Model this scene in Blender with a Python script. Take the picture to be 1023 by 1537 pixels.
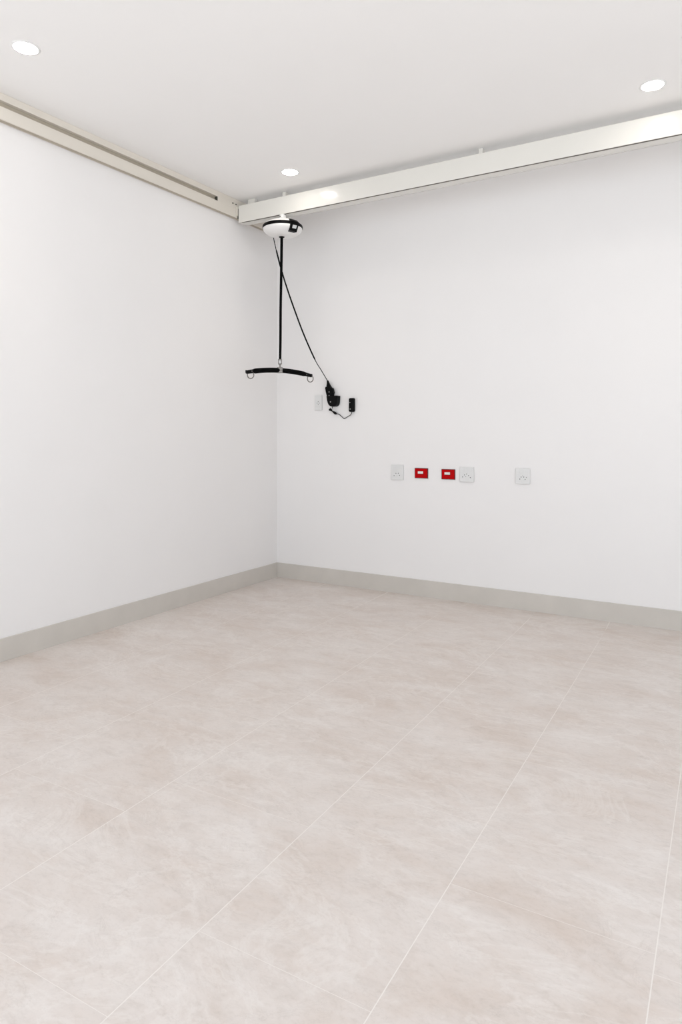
import bpy, bmesh, math, random
from mathutils import Vector, Matrix

scene = bpy.context.scene
for o in list(bpy.data.objects):
    bpy.data.objects.remove(o, do_unlink=True)
COL = scene.collection

# ------------------------------------------------------------------ camera
FOCAL_PX, W_PX, H_PX = 1021.87, 1023.0, 1537.0
cam_data = bpy.data.cameras.new('camera')
cam = bpy.data.objects.new('camera', cam_data)
COL.objects.link(cam)
cam.location = (3.3458, -4.5712, 1.2)
cam.rotation_euler = (math.pi / 2, 0, 0.53879)
cam_data.sensor_fit = 'HORIZONTAL'
cam_data.sensor_width = 36.0
cam_data.lens = FOCAL_PX / W_PX * 36.0
cam_data.shift_x = 0.5 / W_PX
cam_data.shift_y = -(H_PX / 2 - 648.18) / W_PX
cam_data.clip_start = 0.02
cam_data.clip_end = 200
scene.camera = cam

# ------------------------------------------------------------------ light
vs = scene.view_settings
vs.view_transform = 'Standard'
vs.look = 'None'
vs.gamma = 1.0
vs.use_curve_mapping = False
vs.exposure = 0.38

world = bpy.data.worlds.new('daylight')
scene.world = world
world.use_nodes = True
bg = world.node_tree.nodes['Background']
# soft overcast daylight through the open side, lower half brightened as an added lift for the ceiling
_nt = world.node_tree
_tc = _nt.nodes.new('ShaderNodeTexCoord')
_sx = _nt.nodes.new('ShaderNodeSeparateXYZ')
_cr = _nt.nodes.new('ShaderNodeValToRGB')
_mr = _nt.nodes.new('ShaderNodeMapRange')
_mr.inputs['From Min'].default_value = -1; _mr.inputs['From Max'].default_value = 1
_nt.links.new(_tc.outputs['Generated'], _sx.inputs[0])
_nt.links.new(_sx.outputs['Z'], _mr.inputs['Value'])
_nt.links.new(_mr.outputs['Result'], _cr.inputs['Fac'])
_cr.color_ramp.elements[0].position = 0.44; _cr.color_ramp.elements[0].color = (1.35, 1.41, 1.47, 1)
_cr.color_ramp.elements[1].position = 0.52; _cr.color_ramp.elements[1].color = (0.91, 0.985, 1.07, 1)
_nt.links.new(_cr.outputs['Color'], bg.inputs['Color'])
bg.inputs['Strength'].default_value = 1.35
LAMP_WATTS = 4.8
LENS_STRENGTH = 30.0

# ------------------------------------------------------------------ materials
def new_mat(name):
    m = bpy.data.materials.new(name)
    m.use_nodes = True
    nt = m.node_tree
    return m, nt, nt.nodes['Principled BSDF']

def lin(c):
    return tuple(((v / 255) / 12.92 if v / 255 <= 0.04045 else ((v / 255 + 0.055) / 1.055) ** 2.4) for v in c) + (1,)

def mat(name, rgb, rough=0.5, metal=0.0, spec=0.5, var=0.03, scale=40, bump=0.0, coat=0.0):
    m, nt, b = new_mat(name)
    c = lin(rgb)
    tc = nt.nodes.new('ShaderNodeTexCoord')
    n = nt.nodes.new('ShaderNodeTexNoise')
    n.inputs['Scale'].default_value = scale
    n.inputs['Detail'].default_value = 4
    nt.links.new(tc.outputs['Object'], n.inputs['Vector'])
    r = nt.nodes.new('ShaderNodeValToRGB')
    r.color_ramp.elements[0].position = 0.3
    r.color_ramp.elements[1].position = 0.7
    r.color_ramp.elements[0].color = tuple(max(0, v * (1 - var)) for v in c[:3]) + (1,)
    r.color_ramp.elements[1].color = tuple(min(1, v * (1 + var)) for v in c[:3]) + (1,)
    nt.links.new(n.outputs['Fac'], r.inputs['Fac'])
    nt.links.new(r.outputs['Color'], b.inputs['Base Color'])
    b.inputs['Roughness'].default_value = rough
    b.inputs['Metallic'].default_value = metal
    b.inputs['Specular IOR Level'].default_value = spec
    b.inputs['Coat Weight'].default_value = coat
    if bump:
        bp = nt.nodes.new('ShaderNodeBump')
        bp.inputs['Strength'].default_value = bump
        bp.inputs['Distance'].default_value = 0.002
        nt.links.new(n.outputs['Fac'], bp.inputs['Height'])
        nt.links.new(bp.outputs['Normal'], b.inputs['Normal'])
    return m

def emis(name, rgb, strength):
    m, nt, b = new_mat(name)
    b.inputs['Base Color'].default_value = (0.9, 0.9, 0.9, 1)
    b.inputs['Emission Color'].default_value = rgb + (1,)
    b.inputs['Emission Strength'].default_value = strength
    return m

M_WALL = mat('wall_paint', (238, 235, 233), 0.6, spec=0.3, var=0.006, scale=3, bump=0.02)
M_CEIL = mat('ceiling_paint', (246, 244, 242), 0.8, spec=0.2, var=0.005, scale=2)
M_SKIRT = mat('grey_skirting_tile', (204, 198, 190), 0.4, var=0.03, scale=6)
M_RAIL = mat('cream_powder_coat', (222, 215, 204), 0.4, var=0.01, scale=8)
M_BEAM = mat('white_gloss_powder_coat', (226, 223, 216), 0.16, spec=0.5, var=0.006, scale=6)
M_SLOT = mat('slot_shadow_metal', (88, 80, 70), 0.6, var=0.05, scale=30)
M_RAIL_SHADE = mat('rail_shade_cream', (176, 166, 150), 0.6)  # rail cream darkened, for shade painted in the slot and under the rail
M_DARK = mat('dark_parts_and_gap_shade', (70, 68, 58), 0.7)
M_WHITE = mat('white_shell_plastic', (238, 236, 233), 0.3, var=0.01, scale=20)
M_BLACK = mat('black_plastic', (3, 3, 3), 0.45, spec=0.12, var=0.1, scale=60)
M_RUBBER = mat('black_foam', (4, 4, 4), 0.8, spec=0.1, var=0.2, scale=150, bump=0.2)
M_WEB = mat('black_webbing', (4, 4, 4), 0.9, spec=0.1, var=0.3, scale=300, bump=0.3)
M_CABLE = mat('black_cable', (6, 6, 6), 0.6, spec=0.12, var=0.1, scale=100)
M_STEEL = mat('brushed_steel', (128, 123, 118), 0.38, metal=1.0, var=0.08, scale=120)
M_DISP = mat('pale_display', (205, 206, 206), 0.25, var=0.05, scale=90)
M_PLATE = mat('socket_plastic', (223, 222, 220), 0.35, var=0.01, scale=30)
M_HOLE = mat('socket_hole_dark', (24, 23, 22), 0.9, spec=0.05)
M_RED = mat('red_plastic', (182, 0, 5), 0.5, spec=0.08, var=0.03, scale=30)
M_REDEDGE = mat('dark_red_rim_and_shade', (80, 2, 10), 0.4, var=0.05, scale=30)
M_LABEL = mat('white_insert', (232, 226, 220), 0.4, var=0.12, scale=220)
M_GREYTXT = mat('grey_marking', (150, 148, 146), 0.6)
M_GROUT = mat('pale_grout', (234, 227, 221), 0.8, var=0.03, scale=50)
M_TRIM = mat('white_lamp_trim', (236, 235, 233), 0.4)
M_LENS = emis('lamp_lens', (1.0, 0.96, 0.90), LENS_STRENGTH)

def stone():
    m, nt, b = new_mat('beige_stone_tile')
    L = nt.links.new
    tc = nt.nodes.new('ShaderNodeTexCoord')
    at = nt.nodes.new('ShaderNodeAttribute'); at.attribute_name = 'tile_shift'
    add = nt.nodes.new('ShaderNodeVectorMath'); add.operation = 'ADD'
    L(tc.outputs['Object'], add.inputs[0]); L(at.outputs['Vector'], add.inputs[1])
    mp = nt.nodes.new('ShaderNodeMapping')
    mp.inputs['Rotation'].default_value = (0, 0, 0.35)
    mp.inputs['Scale'].default_value = (1.0, 1.7, 1.0)
    L(add.outputs['Vector'], mp.inputs['Vector'])
    def noise(scale, detail, rough, dist):
        n = nt.nodes.new('ShaderNodeTexNoise')
        n.inputs['Scale'].default_value = scale; n.inputs['Detail'].default_value = detail
        n.inputs['Roughness'].default_value = rough; n.inputs['Distortion'].default_value = dist
        L(mp.outputs['Vector'], n.inputs['Vector']); return n
    def ramp(src, stops):
        r = nt.nodes.new('ShaderNodeValToRGB')
        el = r.color_ramp.elements
        while len(el) < len(stops): el.new(0.5)
        for e, (p, c) in zip(el, stops): e.position = p; e.color = c
        L(src, r.inputs['Fac']); return r
    def mix(a, c, fac, mode):
        x = nt.nodes.new('ShaderNodeMix'); x.data_type = 'RGBA'; x.blend_type = mode
        if isinstance(fac, float): x.inputs['Factor'].default_value = fac
        else: L(fac, x.inputs['Factor'])
        L(a, x.inputs['A'])
        if isinstance(c, tuple): x.inputs['B'].default_value = c
        else: L(c, x.inputs['B'])
        return x.outputs['Result']
    big = ramp(noise(2.6, 10, 0.68, 0.35).outputs['Fac'],
               [(0.28, lin((208, 194, 184))), (0.50, lin((217, 207, 200))), (0.74, lin((226, 219, 214)))])
    mid = ramp(noise(13, 8, 0.7, 0.9).outputs['Fac'],
               [(0.30, (0.86, 0.85, 0.84, 1)), (0.5, (1, 1, 1, 1)), (0.75, (1.06, 1.06, 1.06, 1))])
    c = mix(big.outputs['Color'], mid.outputs['Color'], 0.55, 'MULTIPLY')
    fine = ramp(noise(60, 6, 0.75, 0.0).outputs['Fac'], [(0.30, (0.84, 0.82, 0.80, 1)), (0.50, (1, 1, 1, 1))])
    c = mix(c, fine.outputs['Color'], 0.5, 'MULTIPLY')
    # pale veins: narrow band of a distorted noise
    vein = ramp(noise(1.7, 9, 0.66, 0.7).outputs['Fac'],
                [(0.470, (0, 0, 0, 1)), (0.492, (1, 1, 1, 1)), (0.515, (0, 0, 0, 1))])
    c = mix(c, lin((240, 235, 230)), ramp_fac(nt, vein.outputs['Color'], 0.22), 'MIX')
    crack = ramp(noise(2.1, 10, 0.68, 2.0).outputs['Fac'],
                 [(0.552, (0, 0, 0, 1)), (0.558, (1, 1, 1, 1)), (0.566, (0, 0, 0, 1))])
    c = mix(c, lin((176, 166, 158)), ramp_fac(nt, crack.outputs['Color'], 0.25), 'MIX')
    L(c, b.inputs['Base Color'])
    b.inputs['Roughness'].default_value = 0.42
    b.inputs['Specular IOR Level'].default_value = 0.45
    return m

def ramp_fac(nt, sock, k):
    mm = nt.nodes.new('ShaderNodeMath'); mm.operation = 'MULTIPLY'
    nt.links.new(sock, mm.inputs[0]); mm.inputs[1].default_value = k
    return mm.outputs[0]

M_TILE = stone()

# ------------------------------------------------------------------ mesh helpers
def box(bm, lo, hi, bevel=0.0, seg=2):
    r = bmesh.ops.create_cube(bm, size=1.0)
    vs_ = r['verts']
    for v in vs_:
        v.co = Vector([lo[i] + (v.co[i] + 0.5) * (hi[i] - lo[i]) for i in range(3)])
    if bevel:
        es = list({e for v in vs_ for e in v.link_edges})
        bmesh.ops.bevel(bm, geom=es, offset=bevel, segments=seg, affect='EDGES', profile=0.5)

def frame_of(t):
    t = t.normalized()
    a = Vector((0, 0, 1)) if abs(t.z) < 0.9 else Vector((1, 0, 0))
    u = t.cross(a).normalized()
    return u, t.cross(u).normalized()

def ring_loft(bm, rings, cap=True, closed=False):
    vr = [[bm.verts.new(p) for p in r] for r in rings]
    n = len(vr[0])
    m = len(vr)
    for i in range(m if closed else m - 1):
        a, b = vr[i], vr[(i + 1) % m]
        for j in range(n):
            bm.faces.new((a[j], a[(j + 1) % n], b[(j + 1) % n], b[j]))
    if cap and not closed:
        bm.faces.new(list(reversed(vr[0])))
        bm.faces.new(vr[-1])

def tube(bm, pts, rad, n=12, closed=False, squash=1.0):
    pts = [Vector(p) for p in pts]
    if not hasattr(rad, '__len__'):
        rad = [rad] * len(pts)
    rings = []
    m = len(pts)
    u = None
    for i, p in enumerate(pts):
        if closed:
            t = pts[(i + 1) % m] - pts[i - 1]
        else:
            t = pts[min(i + 1, m - 1)] - pts[max(i - 1, 0)]
        t.normalize()
        if u is None:
            u, v = frame_of(t)
        else:
            u = (u - t * u.dot(t)).normalized()
            v = t.cross(u)
        rings.append([p + (u * math.cos(2 * math.pi * k / n) + v * math.sin(2 * math.pi * k / n) * squash) * rad[i] for k in range(n)])
    ring_loft(bm, rings, closed=closed)

def cyl(bm, a, b, r, n=20):
    tube(bm, [a, b], r, n)

def lathe(bm, prof, n=64, cap=True):
    rings = [[Vector((r * math.cos(2 * math.pi * k / n), r * math.sin(2 * math.pi * k / n), z)) for k in range(n)] for r, z in prof]
    ring_loft(bm, rings, cap=cap)

def prism(bm, poly, axis, a, b):
    """extrude a closed 2-D outline along an axis; poly holds the other two coordinates in x,y,z order"""
    def P(q, t):
        if axis == 'x': return Vector((t, q[0], q[1]))
        if axis == 'y': return Vector((q[0], t, q[1]))
        return Vector((q[0], q[1], t))
    ring_loft(bm, [[P(q, a) for q in poly], [P(q, b) for q in poly]])

def smooth_curve(pts, k=6):
    pts = [Vector(p) for p in pts]
    out = []
    for i in range(len(pts) - 1):
        p0 = pts[max(i - 1, 0)]; p1 = pts[i]; p2 = pts[i + 1]; p3 = pts[min(i + 2, len(pts) - 1)]
        for j in range(k):
            t = j / k
            out.append(0.5 * ((2 * p1) + (p2 - p0) * t + (2 * p0 - 5 * p1 + 4 * p2 - p3) * t * t + (3 * p1 - p0 - 3 * p2 + p3) * t ** 3))
    out.append(pts[-1])
    return out

def obj(name, bm, m, parent=None, loc=(0, 0, 0), smooth=False, label=None):
    bmesh.ops.recalc_face_normals(bm, faces=bm.faces[:])
    me = bpy.data.meshes.new(name)
    bm.to_mesh(me); bm.free()
    if m: me.materials.append(m)
    o = bpy.data.objects.new(name, me)
    o.location = loc
    COL.objects.link(o)
    if parent: o.parent = parent
    if smooth:
        for p in me.polygons: p.use_smooth = True
        me.set_sharp_from_angle(angle=math.radians(35))
    if label: o['label'] = label
    return o

def thing(name, label, cat, loc=(0, 0, 0), rotz=0.0, group=None):
    o = bpy.data.objects.new(name, None)
    o.empty_display_size = 0.05
    o.location = loc; o.rotation_euler = (0, 0, rotz)
    COL.objects.link(o)
    o['label'] = label; o['category'] = cat
    if group: o['group'] = group
    return o

def struct(name, bm, m):
    o = obj(name, bm, m)
    o['kind'] = 'structure'
    return o

NB = bmesh.new

# ------------------------------------------------------------------ room shell
CEIL = 2.952
XMAX, YMIN = 5.6, -5.9
bm = NB(); box(bm, (-0.12, YMIN, -0.12), (0, 0.12, CEIL + 0.12)); struct('wall_left', bm, M_WALL)
bm = NB(); box(bm, (0, 0, -0.12), (XMAX, 0.12, CEIL + 0.12)); struct('wall_back', bm, M_WALL)
bm = NB(); box(bm, (0, YMIN, CEIL), (XMAX, 0, CEIL + 0.12)); struct('ceiling', bm, M_CEIL)
bm = NB(); box(bm, (XMAX, -1.9, -0.12), (XMAX + 0.12, 0.12, CEIL + 0.12)); struct('wall_right_added', bm, M_WALL)  # unseen short stretch of wall, added to shape the daylight

# floor: stone tiles in long columns, laid a touch off square to the walls
def build_floor():
    rnd = random.Random(5)
    bm = NB()
    sh = bm.faces.layers.float_vector.new('tile_shift')
    box(bm, (0, YMIN, -0.12), (XMAX, 0, -0.00015))
    for f in bm.faces: f.material_index = 1
    sk = -0.022
    def wx(g, y): return g + (y + 2.4) * sk
    def wy(c, x): return c - (x - 0.8) * sk
    xs = [0.0, 0.545, 1.0901, 1.6414, 2.1921, 2.6560, 3.1530, 3.66, 4.17, 4.68, 5.19, 5.55]
    offs = [-2.62, -2.05, -2.32, -2.877, -2.60, -2.91, -2.975, -2.6, -2.9, -2.5, -2.8]
    TL = 0.772
    for i in range(len(xs) - 1):
        wl = 0.0013 if i > 0 else 0
        wc = 0.0006
        k = offs[i]
        while k > YMIN: k -= TL
        while k < 0.3:
            y0, y1 = k, k + TL
            k += TL
            q = []
            for g, c in ((xs[i] + wl, y0 + wc), (xs[i + 1] - 0.0013, y0 + wc), (xs[i + 1] - 0.0013, y1 - wc), (xs[i] + wl, y1 - wc)):
                x = wx(g, c); y = wy(c, x)
                x = max(x, 0.0) if i > 0 else (0.0 if g < 0.1 else x)
                q.append((x, min(max(y, YMIN), 0.0)))
            if q[2][1] - q[0][1] < 0.02: continue
            f = bm.faces.new([bm.verts.new((x, y, 0.0)) for x, y in q])
            f.material_index = 0
            f[sh] = Vector((rnd.uniform(0, .03), rnd.uniform(0, .03), rnd.uniform(0, .1)))
    bmesh.ops.recalc_face_normals(bm, faces=bm.faces[:])
    for f in bm.faces:
        if f.material_index == 0 and f.normal.z < 0: f.normal_flip()
    me = bpy.data.meshes.new('floor')
    bm.to_mesh(me); bm.free()
    me.materials.append(M_TILE); me.materials.append(M_GROUT)
    o = bpy.data.objects.new('floor', me)
    COL.objects.link(o)
    o['kind'] = 'structure'
build_floor()

SK_H = 0.1204
bm = NB(); prism(bm, [(0, 0), (0.009, 0), (0.009, SK_H - 0.002), (0.007, SK_H), (0, SK_H)], 'y', YMIN, -0.0095)
struct('baseboard_left', bm, M_SKIRT)
bm = NB(); prism(bm, [(0, 0), (-0.009, 0), (-0.009, SK_H - 0.002), (-0.007, SK_H), (0, SK_H)], 'x', 0.0, XMAX)
struct('baseboard_back', bm, M_SKIRT)

# ------------------------------------------------------------------ rail along the left wall
rail = thing('ceiling_rail', 'cream hoist rail running along the left wall just under the ceiling', 'rail', (0, -0.3, CEIL))
RZ = 2.8135 - CEIL
RT = -0.001
X = 0.04
bm = NB()
g0, g1 = 2.880 - CEIL, 2.912 - CEIL
prism(bm, [(0.001, RZ), (X - 0.002, RZ), (X, RZ + 0.002), (X, g0), (0.014, g0), (0.014, g1), (X, g1), (X, RT), (0.001, RT)],
      'y', YMIN + 0.3, -0.002 + 0.3)
obj('rail_body', bm, M_RAIL, rail)
bm = NB(); box(bm, (0.0145, -0.4787, g0), (X + 0.0008, 0.29, g1), 0.0008)
obj('slot_cover', bm, M_RAIL, rail)
bm = NB(); box(bm, (0.0145, -0.487, g0 + 0.001), (X - 0.004, -0.479, g1 - 0.001))
obj('slot_stop', bm, M_DARK, rail, label='dark stop block at the end of the rail slot')
bm = NB(); box(bm, (0.012, YMIN + 0.31, RZ - 0.0025), (0.034, 0.28, RZ))  # thin darker strip paints the contact shadow under the rail
obj('underside_shade', bm, M_RAIL_SHADE, rail)
bm = NB(); box(bm, (0.0141, YMIN + 0.31, g0 + 0.0005), (0.018, -0.488, g1 - 0.0005))  # darker strip paints the shade at the back of the slot
obj('slot_shade', bm, M_RAIL_SHADE, rail, label='darker strip painting the shade inside the rail slot')
for y in (-0.3145, -0.2782):
    bm = NB(); cyl(bm, (X, y, 2.9105 - CEIL), (X + 0.004, y, 2.9105 - CEIL), 0.0055, 12)
    obj('bolt', bm, M_DARK, rail, label='small dark bolt')

# ------------------------------------------------------------------ traverse beam in front of the back wall
BY0, BY1 = -0.558, -0.470
BZ0, BZ1 = 2.7765, 2.905
BXE = 5.3
beam = thing('hoist_beam', 'white crosswise hoist beam hanging under the ceiling before the back wall', 'beam', (0.05, -0.51, BZ0))
def bo(x, y, z): return (x - 0.05, y + 0.51, z - BZ0)
y0, y1, h = BY0 + 0.51, BY1 + 0.51, BZ1 - BZ0
prof = [(y0, 0.001), (y0 + 0.001, 0), (y0 + 0.004, 0), (y0 + 0.004, 0.018), (y0 + 0.021, 0.018), (y0 + 0.021, 0),
        (y1 - 0.001, 0), (y1, 0.001), (y1, h), (y0 + 0.002, h), (y0, h - 0.002)]
bm = NB(); prism(bm, prof, 'x', 0.015, BXE - 0.05)
obj('beam_body', bm, M_BEAM, beam)
bm = NB(); box(bm, (0, y0 - 0.0005, -0.0005), (0.0148, y1, h + 0.0005), 0.001)
obj('end_cap', bm, M_BEAM, beam)
bm = NB(); box(bm, (0.02, y0 + 0.0045, 0.0008), (BXE - 0.08, y0 + 0.0205, 0.0175))  # dark block fills the slot and paints its shade
obj('track_slot_shade', bm, M_SLOT, beam, label='dark fill painting the shade in the slot under the beam')
bm = NB(); box(bm, (-0.0095, y0 - 0.020, 0.05), (-0.001, y0 + 0.05, h - 0.01), 0.001)
obj('end_carriage', bm, M_RAIL, beam)
bm = NB(); box(bm, (-0.0075, y0 - 0.004, 0.03), (-0.0005, y0 + 0.06, h - 0.022))  # dark block paints the shade in the gap at the beam end
obj('gap_shade', bm, M_DARK, beam, label='dark fill painting the shaded gap between beam end and rail')
for x0, x1 in ((0.112, 0.176), (0.428, 0.458), (1.917, 1.945), (3.35, 3.38)):
    bm = NB(); box(bm, (x0 - 0.05, -0.012, h), (x1 - 0.05, 0.024, CEIL - BZ0 - 0.001), 0.002)
    obj('hanging_bracket', bm, M_BEAM, beam)

# ------------------------------------------------------------------ hoist
HC = Vector((0.4488, -0.545, 2.676))
hoist = thing('ceiling_hoist', 'round white patient hoist with black band hanging from the beam on a black strap', 'hoist', tuple(HC))
R0 = 0.144
bm = NB()
lathe(bm, [(0.004, -0.060), (0.03, -0.0595), (0.06, -0.057), (0.09, -0.051), (0.115, -0.041), (0.132, -0.027), (0.1405, -0.014), (R0 - 0.002, -0.006), (R0 - 0.002, -0.001)])
obj('lower_shell', bm, M_WHITE, hoist, smooth=True)
bm = NB()
lathe(bm, [(R0 - 0.002, 0.016), (0.139, 0.021), (0.128, 0.030), (0.110, 0.041), (0.088, 0.051), (0.062, 0.058), (0.036, 0.062), (0.020, 0.063)])
obj('upper_shell', bm, M_WHITE, hoist, smooth=True)
bm = NB()
lathe(bm, [(0.10, -0.004), (R0 - 0.001, -0.004), (R0 + 0.0015, -0.001), (R0 + 0.002, 0.008), (R0 + 0.0005, 0.016), (R0 - 0.003, 0.020), (0.10, 0.020)])
obj('band', bm, M_BLACK, hoist, smooth=True, label='black band around the hoist body')
# neck / trolley
bm = NB()
lathe(bm, [(0.030, 0.058), (0.026, 0.066), (0.0245, 0.076), (0.0245, 0.091), (0.022, 0.098), (0.015, 0.101)], 32)
nk = obj('trolley_neck', bm, M_WHITE, hoist, smooth=True)
d2c = Vector((0.35, -0.94, 0)).normalized()
pc = Vector((0, 0, 0.083)) + Vector((-0.02, -0.0, 0)) * 0
a_ = Vector((-0.25, -0.97, 0)).normalized()
bm = NB(); cyl(bm, Vector((0, 0, 0.082)) + a_ * 0.021, Vector((0, 0, 0.082)) + a_ * 0.0256, 0.0052, 14)
obj('pin_hole', bm, M_DARK, nk)
bm = NB(); cyl(bm, (0, 0, 0.098), (0, 0, 0.1165), 0.0075, 16)
obj('trolley_stem', bm, M_STEEL, hoist, smooth=True)

# control panel straddling the band, towards the viewer's right
def arc_patch(bm, ang0, ang1, ri0, ro0, z0, ri1, ro1, z1, n=8):
    rings = []
    for i in range(n + 1):
        a = ang0 + (ang1 - ang0) * i / n
        c, s = math.cos(a), math.sin(a)
        rings.append([Vector((ri0 * c, ri0 * s, z0)), Vector((ro0 * c, ro0 * s, z0)), Vector((ro1 * c, ro1 * s, z1)), Vector((ri1 * c, ri1 * s, z1))])
    ring_loft(bm, rings)
AC = math.atan2(-0.858, 0.513)            # heading from the hoist to the open side of the room
A0, A1 = AC + 0.46, AC + 0.94
bm = NB()
arc_patch(bm, A0, A1, 0.105, 0.132, -0.050, 0.125, R0 + 0.006, -0.004)
arc_patch(bm, A0, A1, 0.125, R0 + 0.006, -0.004, 0.125, R0 + 0.005, 0.018)
arc_patch(bm, A0 - 0.02, A1 + 0.05, 0.125, R0 + 0.005, 0.018, 0.100, 0.128, 0.036)
pan = obj('control_panel', bm, M_BLACK, hoist, label='black control panel on the hoist band')
bm = NB()
arc_patch(bm, A0 + 0.13, A1 - 0.12, 0.125, 0.1410, -0.031, 0.130, R0 + 0.0068, -0.010)
obj('display', bm, M_DISP, pan, label='small pale display')

# strap
top = Vector((-0.0085, 0, -0.058)); bot = Vector((-0.0238, 0, 1.722 - 2.676))
bm = NB()
lathe(bm, [(0.012, -0.066), (0.019, -0.064), (0.021, -0.061), (0.021, -0.058), (0.012, -0.054)], 28)
co = obj('strap_collar', bm, M_BLACK, hoist, smooth=True)
for v in co.data.vertices: v.co.x -= 0.0085
wv = Vector((0.858, 0.513, 0))
dv = Vector((0.513, -0.858, 0))
bm = NB()
rings = []
for i in range(13):
    t = i / 12
    p = top.lerp(bot, t) + wv * (0.0012 * math.sin(t * 9) * t)
    hw = 0.0098 - 0.0008 * t
    rings.append([p - wv * hw - dv * 0.0016, p + wv * hw - dv * 0.0016, p + wv * hw + dv * 0.0016, p - wv * hw + dv * 0.0016])
ring_loft(bm, rings)
obj('strap', bm, M_WEB, hoist, label='long black lifting strap')

# spreader bar
BC = Vector((0.425, -0.545, 1.6470)) - HC
bd = Vector((0.402, 0.915, 0)).normalized()
def barpt(s): return BC + bd * s + Vector((0, 0, -0.027 * (s / 0.275) ** 2))
HB = 0.276
bm = NB()
tube(bm, [barpt(-0.222 + 0.444 * i / 24) for i in range(25)], [0.014 if i in (0, 24) else 0.0182 for i in range(25)], 16)
bar = obj('spreader_bar', bm, M_RUBBER, hoist, smooth=True, label='black arched padded spreader bar')
for s in (-1, 1):
    bm = NB()
    tube(bm, [barpt(s * (0.216 + 0.060 * i / 6)) for i in range(7)], [0.0142, 0.0142, 0.014, 0.0138, 0.0135, 0.013, 0.0105], 14)
    obj('bar_end', bm, M_BLACK, bar, smooth=True)
    p = barpt(s * 0.229)
    bm = NB(); tube(bm, [p + dv * 0.010, p + dv * 0.0165], 0.0045, 12)
    obj('rivet', bm, M_STEEL, bar, label='small steel rivet')
    p = barpt(s * 0.276) + Vector((0, 0, -0.002))
    bm = NB(); cyl(bm, p, p + Vector((0, 0, 0.017)), 0.0045, 12)
    obj('end_stud', bm, M_BLACK, bar, smooth=True)
    # open steel ring hanging in the bar end
    c = barpt(s * (0.262 if s > 0 else 0.240)) + Vector((0, 0, -0.024))
    bm = NB()
    ax = (wv * 0.93 + dv * 0.3 * s).normalized()
    tube(bm, [c + ax * 0.023 * math.cos(2 * math.pi * k / 32) + Vector((0, 0, 0.0250)) * math.sin(2 * math.pi * k / 32) for k in range(32)], 0.0038, 8, closed=True)
    obj('sling_ring', bm, M_STEEL, bar, smooth=True, label='thin steel ring')
# swivel and centre clamp
sx = Vector((-0.0238, 0, 0))
bm = NB()
z = lambda v: v - 2.676
box(bm, (-0.0138, -0.009, z(1.690)), (0.0138, 0.009, z(1.729)), 0.003)
ob = obj('swivel_link', bm, M_STEEL, hoist, loc=tuple(sx), label='steel swivel link at the strap end'); ob.rotation_euler = (0, 0, 0.5388)
bm = NB(); box(bm, (-0.0075, -0.0096, z(1.697)), (0.0075, 0.0096, z(1.719)), 0.001)
obj('pin', bm, M_DISP, ob)
bm = NB(); cyl(bm, (0, 0, z(1.666)), (0, 0, z(1.692)), 0.0055, 12)
obj('swivel_stem', bm, M_STEEL, hoist, loc=tuple(sx), smooth=True)
bm = NB(); box(bm, (-0.0205, -0.021, z(1.628)), (0.0205, 0.021, z(1.6690)), 0.003)
ob = obj('centre_clamp', bm, M_STEEL, hoist, loc=tuple(sx), label='steel clamp around the middle of the spreader bar'); ob.rotation_euler = (0, 0, 0.5388)
bm = NB(); box(bm, (-0.0195, -0.0215, z(1.645)), (0.0195, -0.020, z(1.6495)))
obj('clamp_groove', bm, M_SLOT, ob)

# ------------------------------------------------------------------ hand control with its cable, and its wall dock
hc = thing('hand_control', 'black hand control in its wall dock, with a long cable up to the hoist', 'remote control', (0.535, -0.03, 1.480))
HO = Vector((0.535, -0.03, 1.480))
cpts = [(0.3780, -0.515, 2.640), (0.3450, -0.490, 2.618), (0.3287, -0.4796, 2.6022), (0.3267, -0.4567, 2.5558), (0.3268, -0.3926, 2.4222), (0.3373, -0.3296, 2.2866),
        (0.3545, -0.2691, 2.1535), (0.3887, -0.1809, 1.9541), (0.4396, -0.098, 1.7617), (0.4751, -0.0643, 1.6818), (0.5115, -0.030, 1.6001)]
cpts = [(0.3316, -0.500, 2.6433)] + cpts[2:]
def cl(p): return Vector(p) - HO
allp = smooth_curve([cl(p) for p in cpts], 8)
n_thin = 16; n_low = len(allp) - 17
bm = NB(); tube(bm, allp, 0.0031, 10)
obj('cable', bm, M_CABLE, hc, smooth=True)
bm = NB(); mid = allp[n_thin:n_low + 1]; tube(bm, mid, [0.004] + [0.0058] * (len(mid) - 2) + [0.004], 12)
obj('cable_sleeve', bm, M_BLACK, hc, smooth=True, label='thicker black sleeve on the middle of the cable')
# handset: strain relief flaring into a shouldered body
def slab(bm, rows, y0, y1, bev=0.004):
    """rows: (z, x_left, x_right); a rounded slab between y0 and y1"""
    rings = []
    for zz, xl, xr in rows:
        b = min(bev, (xr - xl) * 0.3)
        rings.append([cl((xl + b, y0, zz)), cl((xr - b, y0, zz)), cl((xr, y0 + b, zz)), cl((xr, y1, zz)), cl((xl, y1, zz)), cl((xl, y0 + b, zz))])
    ring_loft(bm, rings)
bm = NB()
slab(bm, [(1.604, 0.508, 0.515), (1.585, 0.507, 0.524), (1.565, 0.505, 0.536), (1.551, 0.503, 0.545)], -0.040, -0.022)
obj('strain_relief', bm, M_BLACK, hc)
bm = NB()
slab(bm, [(1.554, 0.497, 0.543), (1.547, 0.494, 0.549), (1.540, 0.494, 0.562), (1.520, 0.498, 0.568), (1.505, 0.502, 0.571), (1.496, 0.505, 0.566), (1.472, 0.512, 0.562)], -0.043, -0.018)
hb = obj('handset_body', bm, M_BLACK, hc)
for zz in (1.512, 1.4835):
    bm = NB(); cyl(bm, cl((0.5335, -0.0445, zz)), cl((0.5335, -0.042, zz)), 0.0042, 12)
    obj('button', bm, M_GREYTXT, hb, label='small grey button')

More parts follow.
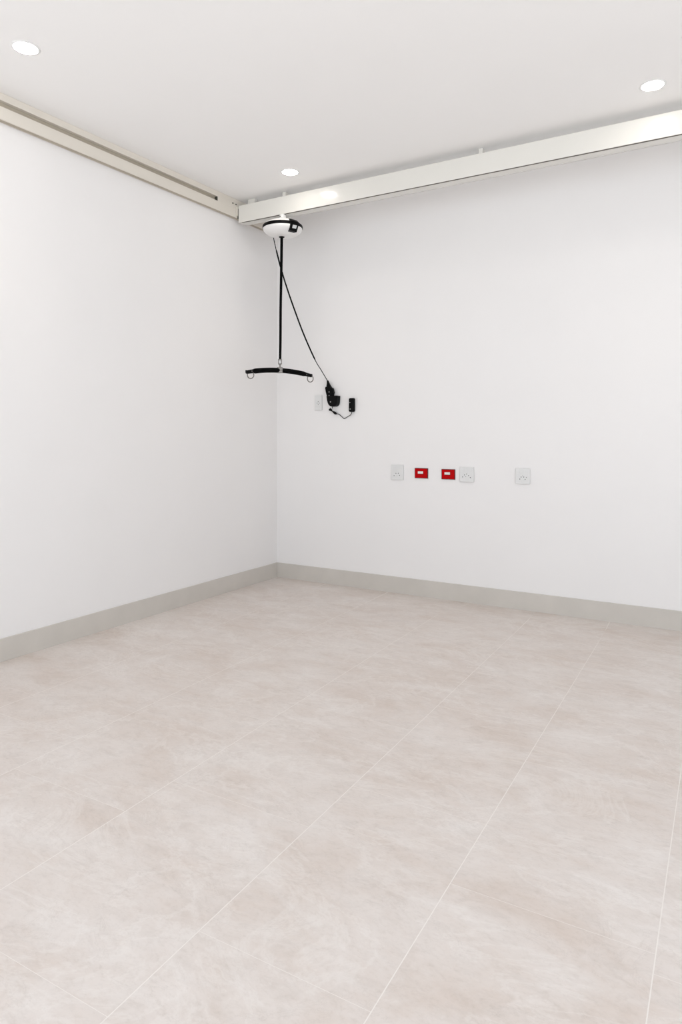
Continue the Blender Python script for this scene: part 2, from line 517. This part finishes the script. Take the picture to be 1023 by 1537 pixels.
dock = thing('handset_dock', 'black cup-shaped wall dock holding the hand control', 'dock', (0.560, 0, 1.440))
DO = Vector((0.560, 0, 1.440))
def outline_prism(bm, pts, y0, y1):
    prism(bm, [(x - DO.x, z_ - DO.z) for x, z_ in pts], 'y', y0, y1)
cup = [(0.5125, 1.4815), (0.5165, 1.452), (0.5225, 1.430), (0.5315, 1.412), (0.5430, 1.402), (0.5560, 1.3975), (0.5800, 1.3975), (0.5940, 1.402), (0.6035, 1.411), (0.6085, 1.426), (0.6105, 1.450), (0.6125, 1.4815)]
bm = NB(); outline_prism(bm, cup, -0.052, -0.0005)
dk = obj('dock_cup', bm, M_BLACK, dock)
bv = dk.modifiers.new('bevel', 'BEVEL'); bv.width = 0.004; bv.segments = 2; bv.limit_method = 'ANGLE'; bv.angle_limit = math.radians(50)
bm = NB(); cyl(bm, (0.552 - DO.x, -0.0535, 1.4335 - DO.z), (0.552 - DO.x, -0.051, 1.4335 - DO.z), 0.0055, 14)
obj('indicator_light', bm, M_GREYTXT, dock, label='small grey indicator light')
bm = NB(); cyl(bm, (0.5535 - DO.x, -0.025, 1.400 - DO.z), (0.5535 - DO.x, -0.025, 1.383 - DO.z), 0.0028, 10)
obj('dock_stub', bm, M_CABLE, dock)

# ------------------------------------------------------------------ charger with cord
ad = thing('wall_charger', 'small black charger block plugged on the back wall right of the dock', 'charger', (0.725, 0, 1.405))
AO_ = Vector((0.725, 0, 1.405))
bm = NB(); box(bm, (0.7020 - AO_.x, -0.034, 1.354 - AO_.z), (0.7475 - AO_.x, -0.0005, 1.4605 - AO_.z), 0.010, 4)
ab = obj('charger_body', bm, M_BLACK, ad, smooth=True)
for zz, rr, x in ((1.4255, 0.004, 0.7165), (1.3755, 0.0046, 0.7195)):
    bm = NB(); cyl(bm, (x - AO_.x, -0.0352, zz - AO_.z), (x - AO_.x, -0.0335, zz - AO_.z), rr, 12)
    obj('marking', bm, M_GREYTXT, ab)
bm = NB()
cp = smooth_curve([Vector(p) - AO_ for p in [(0.585, -0.018, 1.3417), (0.606, -0.015, 1.3370), (0.6222, -0.012, 1.3256), (0.640, -0.010, 1.3100), (0.6523, -0.010, 1.3030), (0.6680, -0.010, 1.3100), (0.6900, -0.012, 1.3210), (0.7100, -0.014, 1.3310), (0.7190, -0.015, 1.3430), (0.7215, -0.016, 1.3580)]], 6)
tube(bm, cp, 0.0027, 8)
obj('cord', bm, M_CABLE, ad, smooth=True)
bm = NB(); tube(bm, [Vector(p) - AO_ for p in [(0.518, -0.020, 1.371), (0.530, -0.020, 1.3755), (0.539, -0.020, 1.3700), (0.545, -0.020, 1.3640)]], [0.005, 0.0115, 0.0085, 0.0045], 12)
tube(bm, [Vector(p) - AO_ for p in [(0.543, -0.020, 1.3650), (0.557, -0.0205, 1.3570)]], 0.004, 10)
tube(bm, [Vector(p) - AO_ for p in [(0.554, -0.020, 1.3600), (0.566, -0.020, 1.3520), (0.578, -0.019, 1.3440), (0.588, -0.018, 1.3400)]], [0.005, 0.0095, 0.0105, 0.004], 12)
obj('cord_plug', bm, M_BLACK, ad, smooth=True)

# ------------------------------------------------------------------ wall plates
def plate(name, label, cat, x0, x1, z0, z1, thick, m, bev, group=None, plate_name='faceplate'):
    t = thing(name, label, cat, ((x0 + x1) / 2, 0, (z0 + z1) / 2), 0, group)
    w, h_ = (x1 - x0) / 2, (z1 - z0) / 2
    bm = NB(); box(bm, (-w, -thick, -h_), (w, -0.0003, h_), bev)
    obj(plate_name, bm, m, t)
    return t
def holes(t, pts, thick, r=0.0032):
    for x, z_, *k in pts:
        rr = k[0] if k else r
        bm = NB(); cyl(bm, (x - t.location.x, -thick - 0.0004, z_ - t.location.z), (x - t.location.x, -thick + 0.003, z_ - t.location.z), rr, 10)
        obj('socket_hole', bm, M_HOLE, t)
def rocker(t, x0, x1, z0, z1, thick):
    bm = NB(); box(bm, (x0 - t.location.x, -thick - 0.0022, z0 - t.location.z), (x1 - t.location.x, -thick + 0.002, z1 - t.location.z), 0.0008)
    obj('rocker_switch', bm, M_PLATE, t)

TH = 0.013
s0 = plate('wall_socket', 'small narrow white socket beside the black dock, near the room corner', 'socket', 0.3785, 0.4455, 1.3715, 1.4910, 0.013, M_PLATE, 0.002)
holes(s0, [(0.404, 1.4292), (0.4225, 1.4287), (0.4134, 1.4412), (0.4134, 1.4170)], 0.0142, 0.003)
bm = NB(); box(bm, (-0.022, -0.0142, -0.032), (0.022, -0.0125, 0.026), 0.0006)
obj('insert_panel', bm, M_PLATE, s0)
s1 = plate('wall_socket', 'white wall socket left of both red plates', 'socket', 1.0590, 1.1575, 0.8420, 0.9560, TH, M_PLATE, 0.002)
rocker(s1, 1.087, 1.127, 0.9075, 0.928, TH)
holes(s1, [(1.1000, 0.8919), (1.0845, 0.8735), (1.1290, 0.8770), (1.1190, 0.8925), (1.1080, 0.8735, 0.0018)], TH)
s2 = plate('wall_socket', 'white wall socket right beside the second red plate', 'socket', 1.6000, 1.7030, 0.8480, 0.9525, TH, M_PLATE, 0.002)
rocker(s2, 1.622, 1.646, 0.9270, 0.9440, TH); rocker(s2, 1.664, 1.688, 0.9270, 0.9440, TH)
holes(s2, [(1.6214, 0.8823, 0.003), (1.6347, 0.8968, 0.003), (1.6505, 0.9034, 0.003), (1.6652, 0.8927, 0.003), (1.6779, 0.8795, 0.0034), (1.6450, 0.8850, 0.002)], TH)
s3 = plate('wall_socket', 'white wall socket standing alone furthest right on the back wall', 'socket', 1.9975, 2.0940, 0.8490, 0.9540, TH, M_PLATE, 0.002)
rocker(s3, 2.006, 2.026, 0.9180, 0.9420, TH); rocker(s3, 2.036, 2.056, 0.9160, 0.9440, TH)
holes(s3, [(2.0448, 0.9034, 0.0022), (2.0358, 0.8955, 0.003), (2.0538, 0.8961, 0.003), (2.0710, 0.8945, 0.0024), (2.0268, 0.8817, 0.003), (2.0628, 0.8807, 0.003)], TH)

for lab, x0, x1, z0, z1, ix, iz in (('red wall plate next to the leftmost low white socket', 1.2490, 1.3540, 0.8610, 0.9350, 1.2975, 0.9035),
                                    ('red wall plate almost touching the white socket on its right', 1.4590, 1.5625, 0.8600, 0.9335, 1.5055, 0.9030)):
    t = plate('call_point', lab, 'wall plate', x0, x1, z0, z1, 0.007, M_REDEDGE, 0.0015, None, 'back_frame')
    w, h_ = (x1 - x0) / 2 - 0.0045, (z1 - z0) / 2 - 0.004
    bm = NB(); box(bm, (-w, -0.0105, -h_), (w, -0.005, h_), 0.0018)
    obj('faceplate', bm, M_RED, t)
    cx_, cz_ = ix - t.location.x, iz - t.location.z
    bm = NB(); box(bm, (cx_ - 0.0215, -0.0112, cz_ - 0.0125), (cx_ + 0.0225, -0.009, cz_ + 0.0095), 0.0004)  # dark box reaching below the insert paints its shadow
    fr = obj('insert_shade', bm, M_REDEDGE, t)
    bm = NB(); box(bm, (cx_ - 0.0205, -0.0135, cz_ - 0.0085), (cx_ + 0.0205, -0.010, cz_ + 0.0085), 0.0008)
    obj('white_insert', bm, M_LABEL, t, label='white insert strip')

# ------------------------------------------------------------------ downlights
def downlight(x, y, label):
    t = thing('downlight', label, 'downlight', (x, y, CEIL), 0, 'recessed ceiling downlights')
    bm = NB()
    prof = [(0.051, -0.001), (0.053, -0.0045), (0.060, -0.004), (0.064, -0.001)]
    n = 40
    rings = [[Vector((r * math.cos(2 * math.pi * k / n), r * math.sin(2 * math.pi * k / n), z_)) for k in range(n)] for r, z_ in prof]
    ring_loft(bm, rings, closed=True)
    obj('trim_ring', bm, M_TRIM, t, smooth=True)
    bm = NB()
    lathe(bm, [(0.0515, -0.0005), (0.0505, -0.003), (0.045, -0.0055), (0.028, -0.0075), (0.004, -0.008)], 40)
    obj('lens', bm, M_LENS, t, smooth=True)
    ld = bpy.data.lights.new('downlight_beam', 'SPOT')
    ld.energy = LAMP_WATTS
    ld.color = (1.0, 0.84, 0.66)
    ld.spot_size = math.radians(100)
    ld.spot_blend = 0.9
    ld.shadow_soft_size = 0.05
    lo = bpy.data.objects.new('downlight_beam', ld)
    lo.location = (0, 0, -0.02)
    lo.parent = t
    COL.objects.link(lo)
downlight(0.5208, -2.643, 'glowing round downlight in the ceiling at the upper left, near the left wall')
downlight(0.6986, -0.8079, 'glowing round downlight in the ceiling nearest the room corner, before the beam')
downlight(2.933, -0.8097, 'glowing round downlight in the ceiling at the right, before the beam')
